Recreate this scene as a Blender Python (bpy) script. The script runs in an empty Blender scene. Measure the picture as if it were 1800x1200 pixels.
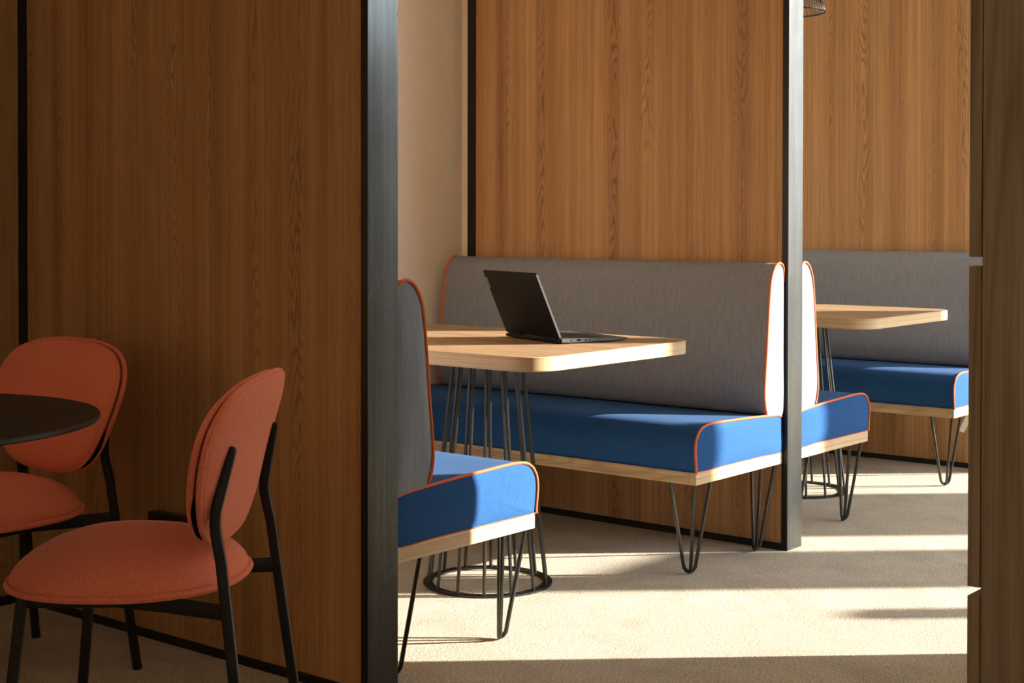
import bpy, bmesh, math, random
from mathutils import Vector, Matrix
random.seed(4)
S = bpy.context.scene
COL = S.collection
PI = math.pi

# ------------------------------------------------------------------ helpers
def link(name, bm, mat, parent=None, smooth=35):
    me = bpy.data.meshes.new(name)
    bmesh.ops.recalc_face_normals(bm, faces=bm.faces)
    bm.to_mesh(me); bm.free()
    if smooth:
        for p in me.polygons: p.use_smooth = True
        me.set_sharp_from_angle(angle=math.radians(smooth))
    if mat: me.materials.append(mat)
    o = bpy.data.objects.new(name, me)
    COL.objects.link(o)
    if parent: o.parent = parent
    return o

def tag(o, label, cat, group=None):
    o['label'] = label; o['category'] = cat
    if group: o['group'] = group
    return o

def thing(name, label, cat, loc=(0, 0, 0), rz=0, group=None):
    o = bpy.data.objects.new(name, None); COL.objects.link(o)
    o.location = loc; o.rotation_euler = (0, 0, rz); o.empty_display_size = .1
    return tag(o, label, cat, group)

def struct(o):
    o['kind'] = 'structure'; return o

def copy_tree(o, parent=None):
    c = o.copy(); COL.objects.link(c)
    if parent: c.parent = parent
    for ch in [x for x in bpy.data.objects if x.parent == o]:
        copy_tree(ch, c)
    return c

def box(bm, lo, hi, bev=0.0, seg=2):
    r = bmesh.ops.create_cube(bm, size=1)
    vs = r['verts']
    for v in vs:
        v.co = Vector([lo[i] + (v.co[i] + .5) * (hi[i] - lo[i]) for i in range(3)])
    if bev > 0:
        es = list({e for v in vs for e in v.link_edges})
        bmesh.ops.bevel(bm, geom=es, offset=bev, segments=seg, profile=.5, affect='EDGES')

def boxbm(lo, hi, bev=0.0, seg=2):
    bm = bmesh.new(); box(bm, lo, hi, bev, seg); return bm

def rings(bm, loops, closed_ring=True, cap0=True, cap1=True, wrap=False):
    """skin successive loops (lists of Vectors, same length)"""
    V = [[bm.verts.new(p) for p in L] for L in loops]
    n = len(V[0])
    m = len(V)
    for i in range(m if wrap else m - 1):
        a, b = V[i], V[(i + 1) % m]
        for k in range(n if closed_ring else n - 1):
            bm.faces.new((a[k], a[(k + 1) % n], b[(k + 1) % n], b[k]))
    if not wrap:
        if cap0: bm.faces.new(V[0])
        if cap1: bm.faces.new(V[-1])
    return V

def tube(bm, pts, r, n=8, closed=False, prof=None, ref=None, taper=None):
    """sweep a round (or given 2-D) profile along pts with parallel transport"""
    pts = [Vector(p) for p in pts]
    m = len(pts)
    T = []
    for i in range(m):
        if closed: t = pts[(i + 1) % m] - pts[i - 1]
        else: t = pts[min(i + 1, m - 1)] - pts[max(i - 1, 0)]
        T.append(t.normalized())
    up = Vector(ref) if ref else (Vector((0, 0, 1)) if abs(T[0].z) < .9 else Vector((1, 0, 0)))
    N = (up - T[0] * up.dot(T[0])).normalized()
    loops = []
    for i in range(m):
        if ref: N = (up - T[i] * up.dot(T[i])).normalized()
        else:
            N = (N - T[i] * N.dot(T[i])).normalized()
        B = T[i].cross(N)
        q = taper[i] if taper else 1.
        if prof: L = [pts[i] + N * a * q + B * b * q for a, b in prof]
        else: L = [pts[i] + N * (q * r * math.cos(2 * PI * k / n)) + B * (q * r * math.sin(2 * PI * k / n)) for k in range(n)]
        loops.append(L)
    rings(bm, loops, wrap=closed)

def rrect(w, h, r, n=3):
    """rounded rectangle profile centred at 0"""
    out = []
    for cx, cy, a0 in ((w/2-r, h/2-r, 0), (-w/2+r, h/2-r, 90), (-w/2+r, -h/2+r, 180), (w/2-r, -h/2+r, 270)):
        for k in range(n + 1):
            a = math.radians(a0 + 90 * k / n)
            out.append((cx + r * math.cos(a), cy + r * math.sin(a)))
    return out

def lathe(bm, prof, n=48, c=(0, 0)):
    loops = []
    for r, z in prof:
        loops.append([Vector((c[0] + r * math.cos(2*PI*k/n), c[1] + r * math.sin(2*PI*k/n), z)) for k in range(n)])
    rings(bm, loops)

def smooth_path(pts, sub=4, closed=False):
    """Catmull-Rom resample"""
    P = [Vector(p) for p in pts]; m = len(P); out = []
    rng = range(m if closed else m - 1)
    for i in rng:
        p0 = P[i - 1] if (closed or i > 0) else P[i]
        p1 = P[i]; p2 = P[(i + 1) % m]
        p3 = P[(i + 2) % m] if (closed or i + 2 < m) else p2
        for k in range(sub):
            t = k / sub
            out.append(.5 * ((2*p1) + (p2-p0)*t + (2*p0-5*p1+4*p2-p3)*t*t + (3*p1-p0-3*p2+p3)*t**3))
    if not closed: out.append(P[-1])
    return out

# ------------------------------------------------------------------ materials
def mat(name):
    m = bpy.data.materials.new(name); m.use_nodes = True
    nt = m.node_tree; b = nt.nodes['Principled BSDF']
    return m, nt, b

def N(nt, typ, **kw):
    n = nt.nodes.new(typ)
    for k, v in kw.items():
        if k in n.inputs.keys() if isinstance(k, str) else False: n.inputs[k].default_value = v
        else: setattr(n, k, v)
    return n

def mapped(nt, scale, rot=(0, 0, 0), world=True):
    if world:
        g = nt.nodes.new('ShaderNodeNewGeometry'); src = g.outputs['Position']
    else:
        g = nt.nodes.new('ShaderNodeTexCoord'); src = g.outputs['Object']
    mp = nt.nodes.new('ShaderNodeMapping')
    mp.inputs['Scale'].default_value = scale; mp.inputs['Rotation'].default_value = rot
    nt.links.new(src, mp.inputs['Vector'])
    return mp.outputs['Vector']

def noise(nt, vec, scale=1, detail=3, rough=.5, dist=0):
    n = nt.nodes.new('ShaderNodeTexNoise')
    n.inputs['Scale'].default_value = scale; n.inputs['Detail'].default_value = detail
    n.inputs['Roughness'].default_value = rough; n.inputs['Distortion'].default_value = dist
    nt.links.new(vec, n.inputs['Vector'])
    return n.outputs['Fac']

def ramp(nt, fac, stops):
    r = nt.nodes.new('ShaderNodeValToRGB')
    e = r.color_ramp.elements
    while len(e) < len(stops): e.new(.5)
    for i, (p, c) in enumerate(stops):
        e[i].position = p; e[i].color = (*c, 1) if len(c) == 3 else c
    nt.links.new(fac, r.inputs['Fac'])
    return r.outputs['Color']

def mix(nt, a, b, fac, typ='MIX'):
    m = nt.nodes.new('ShaderNodeMix'); m.data_type = 'RGBA'; m.blend_type = typ
    for sock, v in ((m.inputs[0], fac), (m.inputs[6], a), (m.inputs[7], b)):
        if hasattr(v, 'links'): nt.links.new(v, sock)
        elif isinstance(v, (int, float)): sock.default_value = v
        else: sock.default_value = (*v, 1)
    return m.outputs[2]

def math_(nt, op, a, b=None, c=None):
    m = nt.nodes.new('ShaderNodeMath'); m.operation = op
    for i, v in enumerate((a, b, c)):
        if v is None: continue
        if hasattr(v, 'links'): nt.links.new(v, m.inputs[i])
        else: m.inputs[i].default_value = v
    return m.outputs[0]

def bump(nt, bsdf, h, strength=.3, dist=.002):
    b = nt.nodes.new('ShaderNodeBump')
    b.inputs['Strength'].default_value = strength; b.inputs['Distance'].default_value = dist
    nt.links.new(h, b.inputs['Height']); nt.links.new(b.outputs['Normal'], bsdf.inputs['Normal'])

def grain_scale(axis, across, along):
    if axis is None: return (along, along, across)      # edge banding: grain runs round the edge
    return tuple(along if i == axis else across for i in range(3))

def wood(name, dark, mid, light, axis=2, board=9., ring=46., fig=.55, fine=260., rough=.5, chevron=False):
    m, nt, b = mat(name)
    # long soft stripes of tone
    st = noise(nt, mapped(nt, grain_scale(axis, board * 1.5, .16)), 1, 3, .55)
    col = ramp(nt, st, [(.28, dark), (.5, mid), (.74, light)])
    st2 = noise(nt, mapped(nt, grain_scale(axis, board * 7, .4)), 1, 2, .5)
    col = mix(nt, col, ramp(nt, st2, [(.3, (.72, .70, .66)), (.7, (1.18, 1.16, 1.1))]), .55, 'MULTIPLY')
    if chevron:
        # flat-sawn boards: every leaf of veneer has one column of stacked arches
        g = nt.nodes.new('ShaderNodeNewGeometry'); sp = nt.nodes.new('ShaderNodeSeparateXYZ')
        nt.links.new(g.outputs['Position'], sp.inputs[0])
        wob = noise(nt, mapped(nt, (2.2, 2.2, 1.6)), 1, 2, .5)
        ac = math_(nt, 'ADD', sp.outputs[0], sp.outputs[1])
        ac = math_(nt, 'MULTIPLY_ADD', wob, .07, ac)
        cell = math_(nt, 'DIVIDE', ac, .165)
        idx = math_(nt, 'FLOOR', cell)
        rnd = math_(nt, 'FRACT', math_(nt, 'MULTIPLY', math_(nt, 'SINE', math_(nt, 'MULTIPLY', idx, 12.9898)), 43.7585))
        d = math_(nt, 'ABSOLUTE', math_(nt, 'SUBTRACT', math_(nt, 'FRACT', cell), math_(nt, 'MULTIPLY_ADD', rnd, .3, .35)))
        zz = math_(nt, 'MULTIPLY', sp.outputs[2], math_(nt, 'SUBTRACT', rnd, .5))
        up_ = math_(nt, 'SIGN', zz)
        n1 = noise(nt, mapped(nt, (9, 9, 1.3)), 1, 3, .55)
        ph = math_(nt, 'MULTIPLY', math_(nt, 'MULTIPLY', sp.outputs[2], up_), 11.)
        ph = math_(nt, 'ADD', ph, math_(nt, 'MULTIPLY', math_(nt, 'POWER', math_(nt, 'SQRT', math_(nt, 'MULTIPLY_ADD', d, d, .0006)), 1.2), 19.))
        ph = math_(nt, 'MULTIPLY_ADD', n1, 15., ph)
        s = math_(nt, 'SINE', math_(nt, 'MULTIPLY', ph, 6.2832))
        ln = math_(nt, 'POWER', math_(nt, 'MULTIPLY_ADD', s, .5, .5), 2.5)
        env = ramp(nt, d, [(.05, (1, 1, 1)), (.15, (.5, .5, .5)), (.26, (.12, .12, .12)), (.38, (0, 0, 0))])
        ms = noise(nt, mapped(nt, (5, 5, .8)), 1, 1, .5)
        mk = ramp(nt, ms, [(.40, (.06, .06, .06)), (.58, (1, 1, 1))])
        lf = math_(nt, 'MULTIPLY', math_(nt, 'MULTIPLY', ln, env), math_(nt, 'MULTIPLY', mk, fig * 1.35))
    else:
        n0 = noise(nt, mapped(nt, grain_scale(axis, board, board * .085)), 1, 1.2, .4, .15)
        s = math_(nt, 'SINE', math_(nt, 'MULTIPLY', n0, ring * 2))
        ln = math_(nt, 'POWER', math_(nt, 'MULTIPLY_ADD', s, .5, .5), 3.)
        mask = noise(nt, mapped(nt, grain_scale(axis, board * .75, .12)), 1, 0, .5)
        mk = ramp(nt, mask, [(.42, (0, 0, 0)), (.62, (1, 1, 1))])
        lf = math_(nt, 'MULTIPLY', ln, math_(nt, 'MULTIPLY_ADD', mk, fig * .8, fig * .2))
    col = mix(nt, col, mix(nt, col, (.50, .40, .32), 1., 'MULTIPLY'), lf)
    # fine pores
    fn = noise(nt, mapped(nt, grain_scale(axis, fine, 4.)), 1, 3, .6)
    col = mix(nt, col, ramp(nt, fn, [(.34, (.62, .6, .57)), (.55, (1.06, 1.05, 1.04))]), .5, 'MULTIPLY')
    nt.links.new(col, b.inputs['Base Color'])
    b.inputs['Roughness'].default_value = rough
    b.inputs['Specular IOR Level'].default_value = .3
    bump(nt, b, fn, .12, .0006)
    return m

def plain(name, c, rough=.5, metal=0., spec=.5, var=.1, sc=30.):
    m, nt, b = mat(name)
    n = noise(nt, mapped(nt, (sc, sc, sc), world=False), 1, 3, .6)
    lo = tuple(x * (1 - var) for x in c); hi = tuple(min(1, x * (1 + var)) for x in c)
    nt.links.new(ramp(nt, n, [(.3, lo), (.7, hi)]), b.inputs['Base Color'])
    b.inputs['Roughness'].default_value = rough; b.inputs['Metallic'].default_value = metal
    b.inputs['Specular IOR Level'].default_value = spec
    return m

def fabric(name, c, c2, thread=900., vert=0., rot=.8, sheen=.15, bumpd=.0009):
    """woven cloth: two crossing thread waves plus slubs"""
    m, nt, b = mat(name)
    th = noise(nt, mapped(nt, (700, 700, 700), world=False), 1, 2, .7)
    wv = th
    col = mix(nt, c2, c, ramp(nt, th, [(.35, (0, 0, 0)), (.62, (1, 1, 1))]))
    sl = noise(nt, mapped(nt, (160, 160, 160 if not vert else 9), world=False), 1, 2, .6)
    col = mix(nt, col, ramp(nt, sl, [(.3, (.8, .8, .8)), (.7, (1.15, 1.15, 1.15))]), .6 if vert else .35, 'MULTIPLY')
    nt.links.new(col, b.inputs['Base Color'])
    b.inputs['Roughness'].default_value = .95; b.inputs['Specular IOR Level'].default_value = .12
    b.inputs['Sheen Weight'].default_value = sheen; b.inputs['Sheen Roughness'].default_value = .5
    bump(nt, b, wv, .35, bumpd)
    return m

def carpet_mat():
    m, nt, b = mat('carpet')
    sp = noise(nt, mapped(nt, (240, 240, 240)), 1, 2, .8)
    fine = noise(nt, mapped(nt, (95, 95, 95)), 1, 2, .6)
    col = ramp(nt, sp, [(.30, (.10, .084, .06)), (.43, (.40, .358, .285)), (.64, (.66, .605, .505))])
    col = mix(nt, col, ramp(nt, fine, [(.3, (.78, .77, .74)), (.7, (1.16, 1.16, 1.16))]), .7, 'MULTIPLY')
    pt_ = noise(nt, mapped(nt, (5, 5, 5)), 1, 4, .6, .6)
    col = mix(nt, col, ramp(nt, pt_, [(.35, (.88, .88, .88)), (.65, (1.08, 1.08, 1.08))]), .8, 'MULTIPLY')
    # curved tufted bands, each brushed a little differently
    n0 = noise(nt, mapped(nt, (1.6, 1.6, 1.6)), 1, 1, .4, .3)
    bd = math_(nt, 'FRACT', math_(nt, 'MULTIPLY', n0, 9.))
    col = mix(nt, col, ramp(nt, bd, [(.0, (.92, .92, .92)), (.5, (1, 1, 1)), (1., (1.05, 1.05, 1.04))]), .5, 'MULTIPLY')
    w = nt.nodes.new('ShaderNodeTexWave'); w.bands_direction = 'X'; w.inputs['Scale'].default_value = 32
    w.inputs['Distortion'].default_value = .6
    nt.links.new(mapped(nt, (1, 1, 1), (0, 0, .5)), w.inputs['Vector'])
    col = mix(nt, col, ramp(nt, w.outputs['Fac'], [(0., (.88, .88, .88)), (1., (1.06, 1.06, 1.06))]), .5, 'MULTIPLY')
    nt.links.new(col, b.inputs['Base Color'])
    b.inputs['Roughness'].default_value = 1.; b.inputs['Specular IOR Level'].default_value = .05
    bump(nt, b, math_(nt, 'ADD', sp, math_(nt, 'MULTIPLY', fine, .6)), .4, .005)
    return m

def metal_mat(name, c, rough, streak=True):
    m, nt, b = mat(name)
    n = noise(nt, mapped(nt, (60, 60, 1.2), world=False), 1, 3, .6)
    n2 = noise(nt, mapped(nt, (14, 14, 9), world=False), 1, 4, .7)
    col = ramp(nt, n, [(.3, tuple(x * .8 for x in c)), (.7, tuple(x * 1.25 for x in c))])
    col = mix(nt, col, ramp(nt, n2, [(.62, (1, 1, 1)), (.8, (1.3, 1.3, 1.28))]), .25, 'MULTIPLY')
    nt.links.new(col, b.inputs['Base Color'])
    b.inputs['Metallic'].default_value = .85
    rr = nt.nodes.new('ShaderNodeMapRange'); rr.inputs['To Min'].default_value = rough - .06; rr.inputs['To Max'].default_value = rough + .08
    nt.links.new(n2, rr.inputs['Value']); nt.links.new(rr.outputs[0], b.inputs['Roughness'])
    return m

WOOD = wood('elm_veneer', (.325, .174, .076), (.43, .246, .11), (.52, .315, .152), axis=2, chevron=True)
WOODB = wood('smoked_oak', (.22, .172, .115), (.295, .236, .162), (.365, .30, .213), axis=2, board=5, fig=.45, fine=300, rough=.6)
OAKX = wood('ash_edge_x', (.52, .35, .19), (.60, .42, .245), (.67, .49, .30), axis=0, board=22, fig=.25, fine=420)
OAKY = wood('ash_edge_y', (.50, .34, .185), (.58, .41, .235), (.66, .48, .29), axis=1, board=14, fig=.35, fine=420)
BAND = wood('oak_edge_band', (.50, .34, .185), (.58, .41, .235), (.66, .48, .29), axis=None, board=16, fig=0., fine=420)
VENEER = wood('oak_veneer', (.27, .178, .102), (.345, .236, .14), (.42, .295, .182), axis=1, board=10, fig=.4, fine=380, rough=.42)
PAINT = plain('cream_paint', (.84, .76, .64), .85, var=.02)
CEIL = plain('ceiling_paint', (.82, .80, .76), .9, var=.02)
STEEL = metal_mat('blackened_steel', (.085, .09, .087), .25)
BLACKM = plain('black_powder_coat', (.008, .0083, .008), .4, spec=.3, var=.15)
RODM = metal_mat('black_rod', (.055, .055, .05), .34)
GREY = fabric('grey_wool', (.275, .30, .345), (.155, .17, .198), 1000, vert=1, sheen=.05)
BLUE = fabric('blue_wool', (.027, .102, .262), (.011, .050, .155), 1000, rot=.5, sheen=.02)
CORAL = fabric('coral_wool', (.84, .262, .155), (.60, .135, .07), 1100, rot=.6, sheen=.15)
PIPE = plain('orange_piping', (.62, .12, .03), .8, var=.2, sc=400)
CORALP = fabric('coral_piping_wool', (.84, .255, .15), (.56, .12, .06), 900, rot=.2)
TABLEB = plain('black_laminate', (.014, .012, .010), .45, spec=.3, var=.1)
TEDGE = plain('table_rim', (.03, .045, .055), .4)
LAPB = plain('laptop_lid', (.007, .0065, .006), .6, spec=.06, var=.1)
LAPG = plain('laptop_grey', (.085, .09, .09), .38, metal=.5, var=.05)
LAPK = plain('laptop_keys', (.02, .02, .02), .5)
SCREEN = plain('screen_glass', (.006, .006, .007), .12)
BRONZE = plain('bronze_plate', (.13, .085, .04), .45, metal=.4)
WHITE = plain('white_tag', (.75, .72, .66), .8, var=.03)
DARK = plain('dark_gap', (.004, .004, .004), .9, spec=0.)  # flat black for the shade inside slits and ports

# ------------------------------------------------------------------ layout numbers
T = .101            # partition thickness
D = 1.9876          # booth pitch
L = 1.41            # partition length into the booth
WALLY = 1.49        # cream back wall
SEAT = .5437
PH = 2.45           # partition height
ROOM = dict(x0=-5.0, x1=13.0, y0=-4.5, z=4.3)

# ------------------------------------------------------------------ room
struct(link('floor', boxbm((ROOM['x0'], ROOM['y0'] - .3, -.1), (ROOM['x1'], WALLY + .2, 0)), carpet_mat(), smooth=0))
struct(link('ceiling', boxbm((ROOM['x0'], ROOM['y0'] - .3, ROOM['z']), (ROOM['x1'], WALLY + .2, ROOM['z'] + .15)), CEIL, smooth=0))
struct(link('wall_back', boxbm((0.0, WALLY, 0), (ROOM['x1'], WALLY + .2, ROOM['z'])), PAINT, smooth=0))
struct(link('wall_left', boxbm((ROOM['x0'] - .2, ROOM['y0'] - .3, 0), (ROOM['x0'], WALLY + .2, ROOM['z'])), PAINT, smooth=0))
struct(link('wall_right', boxbm((ROOM['x1'], ROOM['y0'] - .3, 0), (ROOM['x1'] + .2, WALLY + .2, ROOM['z'])), PAINT, smooth=0))
# wood-lined back wall of the near booth
struct(link('wall_booth', boxbm((ROOM['x0'], L, 0), (-.0005, WALLY + .2, ROOM['z'])), WOOD, smooth=0))
struct(link('baseboard_booth', boxbm((ROOM['x0'], L - .006, 0), (-.0005, L, .026)), BLACKM, smooth=0))
# unseen windowed facade across the aisle: bays and piers spaced for sun bands
bm = bmesh.new()
y0, y1 = ROOM['y0'] - .06, ROOM['y0']
OPEN = [(-4.5, -4.32), (2.4, 3.7), (4.3, 5.43), (5.588, 6.406), (7.36, 10.6)]  # first two bays added to brighten the near booth, lockers and partitions
xs = [ROOM['x0']] + [v for o in OPEN for v in o] + [ROOM['x1']]
for i in range(0, len(xs), 2):
    box(bm, (xs[i], y0, 0), (xs[i + 1], y1, ROOM['z']))
struct(link('wall_front', bm, PAINT, smooth=0))
for i, (a, b_) in enumerate(OPEN):
    bm = bmesh.new()
    f = .03
    box(bm, (a, y0, 0), (a + f, y0 + .06, 4.25)); box(bm, (b_ - f, y0, 0), (b_, y0 + .06, 4.25))
    box(bm, (a, y0, 0), (b_, y0 + .06, .06)); box(bm, (a, y0, 4.2), (b_, y0 + .06, ROOM['z']))
    if i == 2: box(bm, (4.94, y0, 0), (5.04, y1, 1.78))          # unseen post added to cast a soft streak on the carpet
    if i == 3: box(bm, (a, y0, 0), (6.03, y1, 2.14))             # unseen panel added to shade a band of the carpet
    struct(link('unseen_window_%d' % (i + 1), bm, BLACKM, smooth=0))

# ------------------------------------------------------------------ partitions
def make_partition():
    r = thing('booth_partition', '', 'partition')
    w = .0235
    ep = link('end_post', boxbm((0, 0, 0), (T, w, PH), .0012, 1), STEEL, r)
    ep.data.materials.append(BLACKM)
    for p in ep.data.polygons: p.material_index = 1 if abs(p.normal.x) > .9 else 0  # side faces blackened in colour, standing in for their dark reflections
    link('panel', boxbm((.004, w, .0234), (T - .004, L - .04, PH - .03)), WOOD, r, smooth=0)
    link('bottom_rail', boxbm((0, w, 0), (T, L - .04, .0234)), BLACKM, r, smooth=0)
    link('top_rail', boxbm((0, w, PH - .03), (T, L - .04, PH)), BLACKM, r, smooth=0)
    link('wall_trim', boxbm((0, L - .04, 0), (T, L, PH)), BLACKM, r, smooth=0)
    link('filler_strip', boxbm((.06, L, 0), (T - .002, WALLY, PH)), PAINT, r, smooth=0)  # cream strip added to stop sun leaking through the wall gap
    return r
PA = make_partition()
PB = copy_tree(PA); PB.location = (D, 0, 0)
PC = copy_tree(PA); PC.location = (2 * D, 0, 0)
tag(PA, 'wood-veneered booth partition beside the coral chairs with black steel end post', 'partition', 'booth partitions')
tag(PB, 'wood-veneered booth partition behind the laptop table, its grey post standing on the aisle carpet', 'partition', 'booth partitions')
tag(PC, 'wood-veneered booth partition farthest along the row, rising behind the far bench', 'partition', 'booth partitions')
bm = bmesh.new(); box(bm, (-.03, .57, .29), (.0, .774, .346), .003, 1)
link('cable_trunking', bm, BLACKM, PA)

# ------------------------------------------------------------------ benches
def profile_extrude(prof, y0, y1, dome, sg):
    """cushion: closed xz profile lofted along y with softly domed ends"""
    P = [Vector((p[0], 0, p[1])) for p in prof]
    c = sum(P, Vector()) / len(P)
    loops = []
    ss = (.02, .3, .55, .75, .9, .975, 1.)
    for s in ss: loops.append((s, y0 - dome * (1 - s ** 3)))
    for k in range(1, 24): loops.append((1., y0 + (y1 - y0) * k / 24))
    for s in reversed(ss): loops.append((s, y1 + dome * (1 - s ** 3)))
    bm = bmesh.new()
    rings(bm, [[Vector((sg * (c.x + (p.x - c.x) * s), y, c.z + (p.z - c.z) * s)) for p in P] for s, y in loops])
    return bm

def dense(prof, sub=4):
    return [(p.x, p.z) for p in smooth_path([(a, 0, b) for a, b in prof], sub, True)]

SEATP = dense([(.004, .334), (.15, .332), (.35, .332), (.53, .332), (.543, .336), (.549, .37), (.552, .405), (.546, .435), (.529, .457),
               (.498, .471), (.44, .475), (.324, .4715), (.215, .468), (.10, .462), (.03, .456), (.008, .444), (.004, .40)])
BACKP = dense([(.004, .470), (.06, .463), (.105, .465), (.122, .478), (.131, .505), (.135, .54), (.130, .60), (.120, .69), (.110, .80), (.098, .89), (.084, .93),
               (.063, .955), (.038, .964), (.016, .955), (.006, .93), (.004, .85), (.004, .65)])

TAPB = [1] * len([1 for a, b in BACKP if a > .118 or b > .90 or (b > .6 and a > .05)])
TAPB[-6:] = [.9, .75, .6, .45, .3, .15]

def hairpin(foot, tops, z):
    bm = bmesh.new()
    f = Vector((foot[0], foot[1], 0))
    for tx, ty in tops:
        t = Vector((tx, ty, z)); d = Vector((tx - f.x, ty - f.y, 0))
        p = [t]
        low = f + d.normalized() * .021 + Vector((0, 0, .036))
        p.append(t.lerp(low, .5)); p.append(low)
        for a in (30, 60, 85):
            r = math.radians(a)
            p.append(f + d.normalized() * (.021 - .021 * (1 - math.cos(r))) * 1. + Vector((0, 0, .0065 + .0295 * (1 - math.sin(r)))))
        p.append(f + Vector((0, 0, .0062)))
        tube(bm, p, .006, 8)
    return bm

def make_bench(sg):
    r = thing('banquette_bench', '', 'bench')
    st = link('seat_cushion', profile_extrude(SEATP, .018, 1.478, .010, sg), BLUE, r, smooth=50)
    for yy, nm in ((.016, 'piping'), (1.479, 'piping')):
        bm = bmesh.new(); tube(bm, [(sg * a, yy, b) for a, b in SEATP if a > .545 or b > .45 and a > .012], .0039, 8)
        tube(bm, [(sg * a, yy, b + .001) for a, b in SEATP if b < .338 and a > .01], .0016, 6)
        link(nm, bm, PIPE, st)
    bk = link('backrest', profile_extrude(BACKP, .013, 1.437, .008, sg), GREY, r, smooth=50)
    for yy, nm in ((.011, 'piping'), (1.439, 'piping')):
        bm = bmesh.new(); tube(bm, [(sg * a, yy, b) for a, b in BACKP if a > .118 or b > .90 or (b > .6 and a > .05)], .0040, 8, taper=TAPB)
        link(nm, bm, PIPE, bk)
    xa, xb = sorted((sg * .004, sg * SEAT))
    bm = boxbm((xa, .018, .2926), (xb, .042, .3318), .001, 1)       # aisle-end board
    link('end_rail', bm, OAKX, r)
    xf = sorted((sg * (SEAT - .024), sg * SEAT))
    link('front_rail', boxbm((xf[0], .0425, .2926), (xf[1], 1.478, .3318), .001, 1), OAKY, r)
    xm = sorted((sg * .004, sg * (SEAT - .0245)))
    link('seat_deck', boxbm((xm[0], .0425, .300), (xm[1], 1.478, .3318)), OAKY, r, smooth=0)
    z = .300
    F = .475
    legs = [((F, .084), ((.525, .034), (.525, .125), (.43, .034))),
            ((.070, .084), ((.022, .034), (.022, .125), (.115, .034))),
            ((F, 1.40), ((.525, 1.45), (.525, 1.36), (.43, 1.45))),
            ((.070, 1.40), ((.022, 1.45), (.022, 1.36), (.115, 1.45)))]
    for ft, tp in legs:
        link('hairpin_leg', hairpin((sg * ft[0], ft[1]), [(sg * a, b) for a, b in tp], z), RODM, r)
    return r
GB = 'blue and grey banquette benches'
BA = make_bench(1); BA.location = (T, 0, 0)
BB = make_bench(-1); BB.location = (D, 0, 0)
BA2 = copy_tree(BA); BA2.location = (D + T, 0, 0)
BC = copy_tree(BB); BC.location = (2 * D, 0, 0)
tag(BA, 'blue-seated banquette bench nearest the camera, half hidden behind the first black post', 'bench', GB)
tag(BB, 'blue-seated banquette bench with long grey backrest facing the open laptop', 'bench', GB)
tag(BA2, 'blue-seated banquette bench peeking out on the right of the second post', 'bench', GB)
tag(BC, 'blue-seated banquette bench at the far right, cut off by the dark oak lockers', 'bench', GB)
# loose care tag hanging under the far bench
bm = bmesh.new()
pts = [(-.118, .105, .303), (-.1176, .113, .27), (-.1176, .131, .238), (-.1176, .146, .205), (-.1176, .160, .178)]
loops = []
for (x, y, z) in pts:
    loops.append([Vector((x, y - .012, z - .003)), Vector((x, y + .012, z + .004)), Vector((x - .001, y + .012, z + .004)), Vector((x - .001, y - .012, z - .003))])
rings(bm, loops)
o = link('care_tag', bm, WHITE, BC); o['label'] = 'white fabric tag hanging below the seat'

# ------------------------------------------------------------------ booth tables
def rounded_plan(x0, x1, y0, y1, r, n=10, r2=.004):
    out = []
    for cx, cy, rr, a0 in ((x1 - r2, y1 - r2, r2, 0), (x0 + r2, y1 - r2, r2, 90), (x0 + r, y0 + r, r, 180), (x1 - r, y0 + r, r, 270)):
        for k in range(n + 1):
            a = math.radians(a0 + 90 * k / n); out.append((cx + rr * math.cos(a), cy + rr * math.sin(a)))
    return out

TC = (1.055, .505)
def make_table():
    r = thing('booth_table', '', 'table', (TC[0], TC[1], 0))
    x0, x1, ya, yb = .653 - TC[0], 1.459 - TC[0], .022 - TC[1], WALLY - .004 - TC[1]
    bm = bmesh.new()
    zt, zb, e = .74, .70, .0018
    loops = []
    for ins, z in ((.01, zb), (e, zb), (0, zb + e), (0, zt - e), (e, zt), (.01, zt)):
        loops.append([Vector((a, b, z)) for a, b in rounded_plan(x0 + ins, x1 - ins, ya + ins, yb - ins, .098 - ins)])
    rings(bm, loops)
    tt = link('tabletop', bm, BAND, r, smooth=40)
    tt.data.materials.append(VENEER)
    for p in tt.data.polygons:
        n = p.normal
        p.material_index = 1 if n.z > .9 else 0
    cx, cy = 1.032 - TC[0], 0
    bm = bmesh.new()
    n = 64
    loops = []
    for rr, z in ((.168, 0), (.197, 0), (.197, .006), (.168, .006)):
        loops.append([Vector((cx + rr * math.cos(2*PI*k/n), cy + rr * math.sin(2*PI*k/n), z)) for k in range(n)])
    rings(bm, loops, wrap=True)
    link('base_ring', bm, RODM, r)
    bm = bmesh.new(); lathe(bm, [(.001, .694), (.13, .694), (.13, .6995), (.001, .6995)], 40, (cx, cy))
    link('top_plate', bm, BLACKM, r)
    for k in range(14):
        a = 2 * PI * (k + .43) / 14
        bm = bmesh.new()
        tube(bm, [(cx + .183 * math.cos(a), cy + .183 * math.sin(a), .003), (cx + .105 * math.cos(a), cy + .105 * math.sin(a), .696)], .0052, 8)
        link('rod', bm, RODM, r)
    return r
T1 = make_table()
T2 = copy_tree(T1); T2.location = (TC[0] + D, TC[1], 0)
tag(T1, 'pale oak booth table with black wire cage base carrying the laptop', 'table', 'oak booth tables')
tag(T2, 'pale oak booth table in the far booth with nothing on its top', 'table', 'oak booth tables')

# ------------------------------------------------------------------ laptop
hd = Vector((.36, .933, 0)).normalized(); sd = Vector((.933, -.36, 0)).normalized()
LP = thing('laptop', 'open black laptop on the oak booth table, its lid turned to the camera', 'laptop', (1.055, .239, .7405), math.atan2(sd.y, sd.x))
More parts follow.
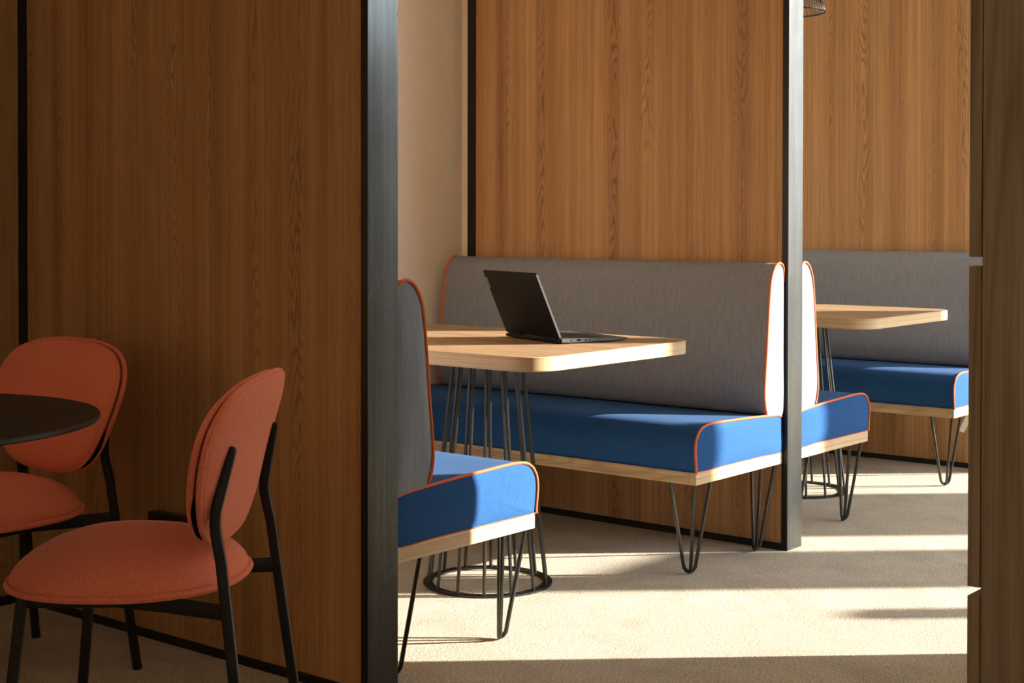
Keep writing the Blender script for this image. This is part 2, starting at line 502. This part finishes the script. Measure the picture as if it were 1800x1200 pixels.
# local: +x toward user (palm rest), +y along hinge
bm = bmesh.new()
W, DP = .32, .235
loops = []
for x, zl, zh in ((0, .002, .0150), (.02, .001, .0155), (.18, .001, .0130), (.222, .0045, .0108), (DP, .0075, .0095)):
    loops.append([Vector((x, 0, zl + .003)), Vector((x, .004, zl)), Vector((x, W - .004, zl)), Vector((x, W, zl + .003)), Vector((x, W, zh)), Vector((x, 0, zh))])
rings(bm, loops)
lb = link('base', bm, LAPG, LP, smooth=30)
bm = bmesh.new()
for i in range(15):
    for j in range(6):
        x = .040 + j * .0175; y = .016 + i * .0193
        box(bm, (x, y, .0128), (x + .0145, y + .0163, .0158), .0008, 1)
kb = link('keyboard', bm, LAPK, lb)
bm = bmesh.new(); box(bm, (.158, .105, .0110), (.212, .215, .0137))
link('touchpad', bm, LAPK, lb, smooth=0)
for x, w_, h_ in ((.030, .004, .004), (.052, .013, .0045), (.078, .009, .0025), (.096, .0035, .0035)):
    o = link('port', boxbm((x, -.0006, .0075), (x + w_, .0012, .0075 + h_)), DARK, lb, smooth=0)
for yy in (.03, W - .09):
    bm = bmesh.new(); tube(bm, [(-.004, yy, .014), (-.004, yy + .06, .014)], .0065, 10)
    link('hinge', bm, LAPB, lb)
# rubber lip behind the hinge
link('rear_edge', boxbm((-.012, .004, .003), (.001, W - .004, .012), .003, 2), LAPB, lb)
lid = bmesh.new()
lh = .212
loops = []
tilt = math.atan2(.083, .19)
up = Vector((-math.sin(tilt), 0, math.cos(tilt))); outn = Vector((-math.cos(tilt), 0, -math.sin(tilt)))
def lp(u, v, d): return Vector((-.004, 0, .016)) + Vector((0, u, 0)) + up * v + outn * d
loops = []
for ins, d in ((.0015, -.003), (0, -.0015), (0, .0025), (.003, .004)):
    loops.append([lp(*p, d) for p in rounded_plan(ins, W - ins, ins - .0, lh - ins, .006, 4, .006)])
rings(lid, loops)
sl = link('screen_lid', lid, LAPB, LP, smooth=30)
bm = bmesh.new()
rings(bm, [[lp(u, v, d) for u, v in ((.006, .012), (W - .006, .012), (W - .006, lh - .008), (.006, lh - .008))] for d in (-.0026, -.0036)])
link('display', bm, SCREEN, sl, smooth=0)
bm = bmesh.new()
rings(bm, [[lp(u, v, d) for u, v in ((W - .014, lh - .058), (W - .004, lh - .058), (W - .004, lh - .022), (W - .014, lh - .022))] for d in (.0036, .0046)])
link('badge_plate', bm, BRONZE, sl, smooth=0)
# lighter rim strip round the lid edge
bm = bmesh.new()
rings(bm, [[lp(u, v, d) for u, v in ((-.0006, .004), (.0006, .004), (.0006, lh - .004), (-.0006, lh - .004))] for d in (-.0028, .0036)])
link('side_rim', bm, LAPG, sl, smooth=0)

# ------------------------------------------------------------------ coral chairs
def seat_plan(n=56):
    out = []
    for k in range(n):
        a = 2 * PI * k / n
        c, s = math.cos(a), math.sin(a)
        e = 2 / 2.5
        x = .223 * abs(c) ** e * (1 if c >= 0 else -1)
        y = .230 * abs(s) ** e * (1 if s >= 0 else -1)
        y *= 1 + .05 * x / .24 - (.10 if x < 0 else 0) * (x / .24) ** 2
        out.append((x, y))
    return out

WZ = [(.485, 0), (.487, .055), (.494, .107), (.510, .153), (.540, .190), (.580, .216), (.63, .237), (.68, .249), (.72, .248), (.75, .232), (.774, .20), (.789, .15), (.798, .08), (.80, 0)]
def back_outline():
    right = [(0, WZ[0][0])] + [(w, z) for z, w in WZ[1:-1]] + [(0, WZ[-1][0])]
    left = [(-w, z) for z, w in reversed(WZ[1:-1])]
    return [(p.x, p.z) for p in smooth_path([(a, 0, b) for a, b in right + left], 3, True)]
BO = back_outline()
def bx_mid(y, z):
    d = z - .5
    return -.193 - .12 * d - .45 * max(d, 0) ** 2 + .22 * y * y
BCEN = (0, .645)
def pad(th, off, dirn, edge=1.0, pw=3.2):
    """one upholstered half shell; dirn +1 = front, -1 = rear"""
    bm = bmesh.new(); loops = []
    def ringat(rho, d):
        L = []
        for y, z in BO:
            yy = BCEN[0] + (y - BCEN[0]) * rho * edge; zz = BCEN[1] + (z - BCEN[1]) * rho * edge
            L.append(Vector((bx_mid(yy, zz) + dirn * d, yy, zz)))
        return L
    for rho in (.03, .3, .6, .85, .985): loops.append(ringat(rho, off))
    for rho in (1., .985, .95, .9, .8, .65, .45, .25, .03):
        loops.append(ringat(rho, off + th * (1 - rho ** pw) ** .5 + .0005))
    rings(bm, loops)
    return bm

def make_chair():
    r = thing('lounge_chair', '', 'chair')
    SP = seat_plan()
    bm = bmesh.new(); loops = []
    for s, z in ((.03, .398), (.6, .398), (.93, .400), (.985, .404)):
        loops.append([Vector((x * s, y * s, z)) for x, y in SP])
    for s in (1., .997, .985, .96, .92, .86, .76, .6, .4, .2, .03):
        loops.append([Vector((x * s, y * s, .412 + .078 * (1 - s ** 2.9) ** .62)) for x, y in SP])
    rings(bm, loops)
    st = link('seat', bm, CORAL, r, smooth=60)
    bm = bmesh.new(); tube(bm, [(x * 1.010, y * 1.010, .405) for x, y in SP], .0068, 8, True)
    link('piping', bm, CORALP, st)
    fr = link('backrest', pad(.026, .014, 1, 1.0, 5), CORAL, r, smooth=60)
    sh = link('back_shell', pad(.017, .003, -1, 1.012, 5), CORAL, r, smooth=60)
    bm = bmesh.new(); tube(bm, [(bx_mid(y, z) - .003, y * 1.012, BCEN[1] + (z - BCEN[1]) * 1.012) for y, z in BO], .0062, 8, True)
    link('piping', bm, CORALP, sh)
    bm = bmesh.new(); tube(bm, [(bx_mid(y, z) + .0135, y * .998, BCEN[1] + (z - BCEN[1]) * .998) for y, z in BO], .0050, 8, True)
    link('piping', bm, CORALP, fr)
    for s in (1, -1):
        seg = [(bx_mid(w, z) + .006, s * (w + .001), z - .001) for z, w in [(.500, .128), (.512, .156), (.530, .180), (.55, .199), (.575, .216), (.60, .228)]]
        bm = bmesh.new(); sp_ = smooth_path(seg, 4); tube(bm, sp_, .0066, 8, taper=[min(1, .15 + 3.2 * min(i, len(sp_) - 1 - i) / len(sp_)) for i in range(len(sp_))])
        link('slit_shade', bm, DARK, fr)  # black tube painted as the shade in the gap between pads
    pr = rrect(.021, .017, .0055, 3)
    for s in (1, -1):
        path = [(-.292, s * .2175, .0), (-.262, s * .2035, .23), (-.232, s * .1905, .47), (-.222, s * .187, .518), (-.219, s * .185, .54), (-.2205, s * .184, .565),
                (-.2425, s * .166, .668), (-.2443, s * .1645, .676), (-.2453, s * .1637, .681), (-.2457, s * .1634, .683)]
        bm = bmesh.new(); tube(bm, path, 0, prof=pr, ref=(1, 0, 0), taper=[1] * 7 + [1, .8, .4])
        link('leg', bm, BLACKM, r)
        bm = bmesh.new(); tube(bm, [(.192, s * .205, 0), (.152, s * .183, .398)], 0, prof=pr, ref=(1, 0, 0))
        link('leg', bm, BLACKM, r)
    # seat frame: rear flat bar, side rails, front bar
    bm = bmesh.new()
    box(bm, (.148, -.18, .380), (.158, .18, .398))
    for s in (1, -1):
        tube(bm, [(-.243, s * .194, .378), (-.12, s * .155, .380), (-.02, s * .150, .387), (.152, s * .176, .389)], 0, prof=rrect(.008, .030, .002, 2), ref=(0, 1, 0))
    link('seat_frame', bm, BLACKM, r)
    return r
C1 = make_chair(); C1.location = (-.611, .052, 0); C1.rotation_euler = (0, 0, math.radians(124.4))
C2 = copy_tree(C1); C2.location = (-.475, .83, 0); C2.rotation_euler = (0, 0, math.radians(180))
tag(C1, 'coral upholstered chair seen from behind, its backrest toward the black post', 'chair', 'coral chairs at the round table')
tag(C2, 'coral upholstered chair behind the round table, facing forward against the wood panel', 'chair', 'coral chairs at the round table')

# ------------------------------------------------------------------ round table
RT = thing('round_table', 'black round bistro table at the left edge in front of a coral chair', 'table', (-1.074, .244, 0))
bm = bmesh.new(); lathe(bm, [(.001, .7395), (.4235, .7395), (.4245, .74), (.001, .74)], 96)
bm.free()
bm = bmesh.new(); lathe(bm, [(.001, .722), (.30, .722), (.405, .7275), (.4235, .7295), (.4257, .732), (.4257, .738), (.4240, .74), (.001, .74)], 96)
tt = link('tabletop', bm, TABLEB, RT, smooth=25)
tt.data.materials.append(TEDGE)
for p in tt.data.polygons: p.material_index = 1 if abs(p.normal.z) < .6 else 0
bm = bmesh.new(); lathe(bm, [(.001, .012), (.030, .012), (.030, .722), (.001, .722)], 32); link('column', bm, BLACKM, RT)
bm = bmesh.new(); lathe(bm, [(.001, 0), (.21, 0), (.21, .008), (.06, .014), (.001, .014)], 64); link('base', bm, BLACKM, RT)

# ------------------------------------------------------------------ oak lockers
def locker(label, x0, x1, yf, zs, ncol, hgt, depth=.47):
    r = thing('oak_lockers', label, 'cabinet', (x0, yf, 0))
    w = x1 - x0
    link('carcass', boxbm((0, -depth, 0), (w, -.0225, hgt)), WOODB, r, smooth=0)
    link('shade_panel', boxbm((w, -depth, 0), (w + .012, 0, hgt)), WOODB, r, smooth=0)  # unseen panel added to stop sun slipping through the door gaps
    cw = w / ncol
    for c in range(ncol):
        for za, zb in zs:
            link('door', boxbm((c * cw + (0 if c == 0 else .0015), -.0205, za), ((c + 1) * cw - .0015, 0, zb), .0008, 1), WOODB, r)
    return r
locker('tall dark oak lockers at the right edge, nearest the camera', -.0975, 1.703, -1.4565, ((.02, .4985), (.5135, 1.0335), (1.0485, 1.78)), 4, 1.80)

# ------------------------------------------------------------------ wire pendant
PD = thing('pendant_lamp', 'black wire pendant lamp hanging over the far booth table', 'lamp', (3.04, .586, 1.962))
R0 = .16
bm = bmesh.new(); tube(bm, [(R0 * math.cos(2*PI*k/48), R0 * math.sin(2*PI*k/48), 0) for k in range(48)], .0036, 8, True); link('rim', bm, BLACKM, PD)
bm = bmesh.new(); tube(bm, [(.05 * math.cos(2*PI*k/24), .05 * math.sin(2*PI*k/24), .13) for k in range(24)], .003, 8, True); link('crown_ring', bm, BLACKM, PD)
for k in range(60):
    a = 2 * PI * k / 60
    bm = bmesh.new()
    tube(bm, smooth_path([(rr * math.cos(a), rr * math.sin(a), z) for rr, z in ((R0, 0), (.147, .04), (.108, .09), (.05, .13))], 3), .0013, 5)
    link('shade_wire', bm, BLACKM, PD)
bm = bmesh.new(); lathe(bm, [(.001, .125), (.052, .125), (.052, .137), (.024, .15), (.022, .21), (.001, .215)], 24); link('lamp_holder', bm, BLACKM, PD)
bm = bmesh.new(); lathe(bm, [(.001, .05), (.02, .055), (.033, .075), (.03, .098), (.016, .125), (.001, .126)], 24)
link('bulb', bm, plain('opal_glass', (.8, .78, .74), .2, var=.02), PD)
bm = bmesh.new(); tube(bm, [(0, 0, .21), (0, 0, ROOM['z'] - 1.962)], .003, 6); link('cord', bm, BLACKM, PD)

# ------------------------------------------------------------------ light
az = Vector((.668, -.744)).normalized(); el = math.atan(.331)
sd_ = Vector((az.x * math.cos(el), az.y * math.cos(el), math.sin(el)))
sl_ = bpy.data.lights.new('sun', 'SUN'); sl_.energy = 24.; sl_.angle = math.radians(.53); sl_.color = (1., .905, .79)
so = bpy.data.objects.new('sun', sl_); COL.objects.link(so)
so.rotation_euler = sd_.to_track_quat('Z', 'Y').to_euler(); so.location = (8, -9, 5)
w = bpy.data.worlds.new('sky'); S.world = w; w.use_nodes = True
nt = w.node_tree; bg = nt.nodes['Background']; bg.inputs['Strength'].default_value = 8.5
tc = nt.nodes.new('ShaderNodeTexCoord'); sx = nt.nodes.new('ShaderNodeSeparateXYZ'); nt.links.new(tc.outputs['Generated'], sx.inputs[0])
nt.links.new(ramp(nt, math_(nt, 'MULTIPLY_ADD', sx.outputs[2], .5, .5), [(.48, (.26, .24, .21)), (.505, (.97, .98, 1.)), (.62, (.78, .9, 1.)), (1., (.6, .77, 1.))]), bg.inputs['Color'])

# ------------------------------------------------------------------ camera
f, yaw, pitch, roll, cy0 = 2603.71, 38.9987, .8222, .0611, 422.70
yw, pt, ro = map(math.radians, (yaw, pitch, roll))
Fv = Vector((math.cos(yw) * math.cos(pt), math.sin(yw) * math.cos(pt), -math.sin(pt)))
Rv = Vector((math.sin(yw), -math.cos(yw), 0)); Uv = Rv.cross(Fv)
R2 = Rv * math.cos(ro) + Uv * math.sin(ro); U2 = Uv * math.cos(ro) - Rv * math.sin(ro)
cam = bpy.data.cameras.new('camera'); cam.sensor_width = 36; cam.sensor_fit = 'HORIZONTAL'
cam.lens = f / 1800 * 36; cam.shift_y = -(600 - cy0) / 1800; cam.clip_start = .05
co = bpy.data.objects.new('camera', cam); COL.objects.link(co)
M = Matrix((R2, U2, -Fv)).transposed().to_4x4(); M.translation = Vector((-2.4277, -2.3907, 1.1081))
co.matrix_world = M
S.camera = co

S.view_settings.view_transform = 'Standard'; S.view_settings.look = 'None'
S.view_settings.gamma = 1; S.view_settings.use_curve_mapping = False
S.view_settings.exposure = 0.
S.cycles.use_denoising = True
S.cycles.max_bounces = 12; S.cycles.diffuse_bounces = 8
S.cycles.sample_clamp_indirect = 6
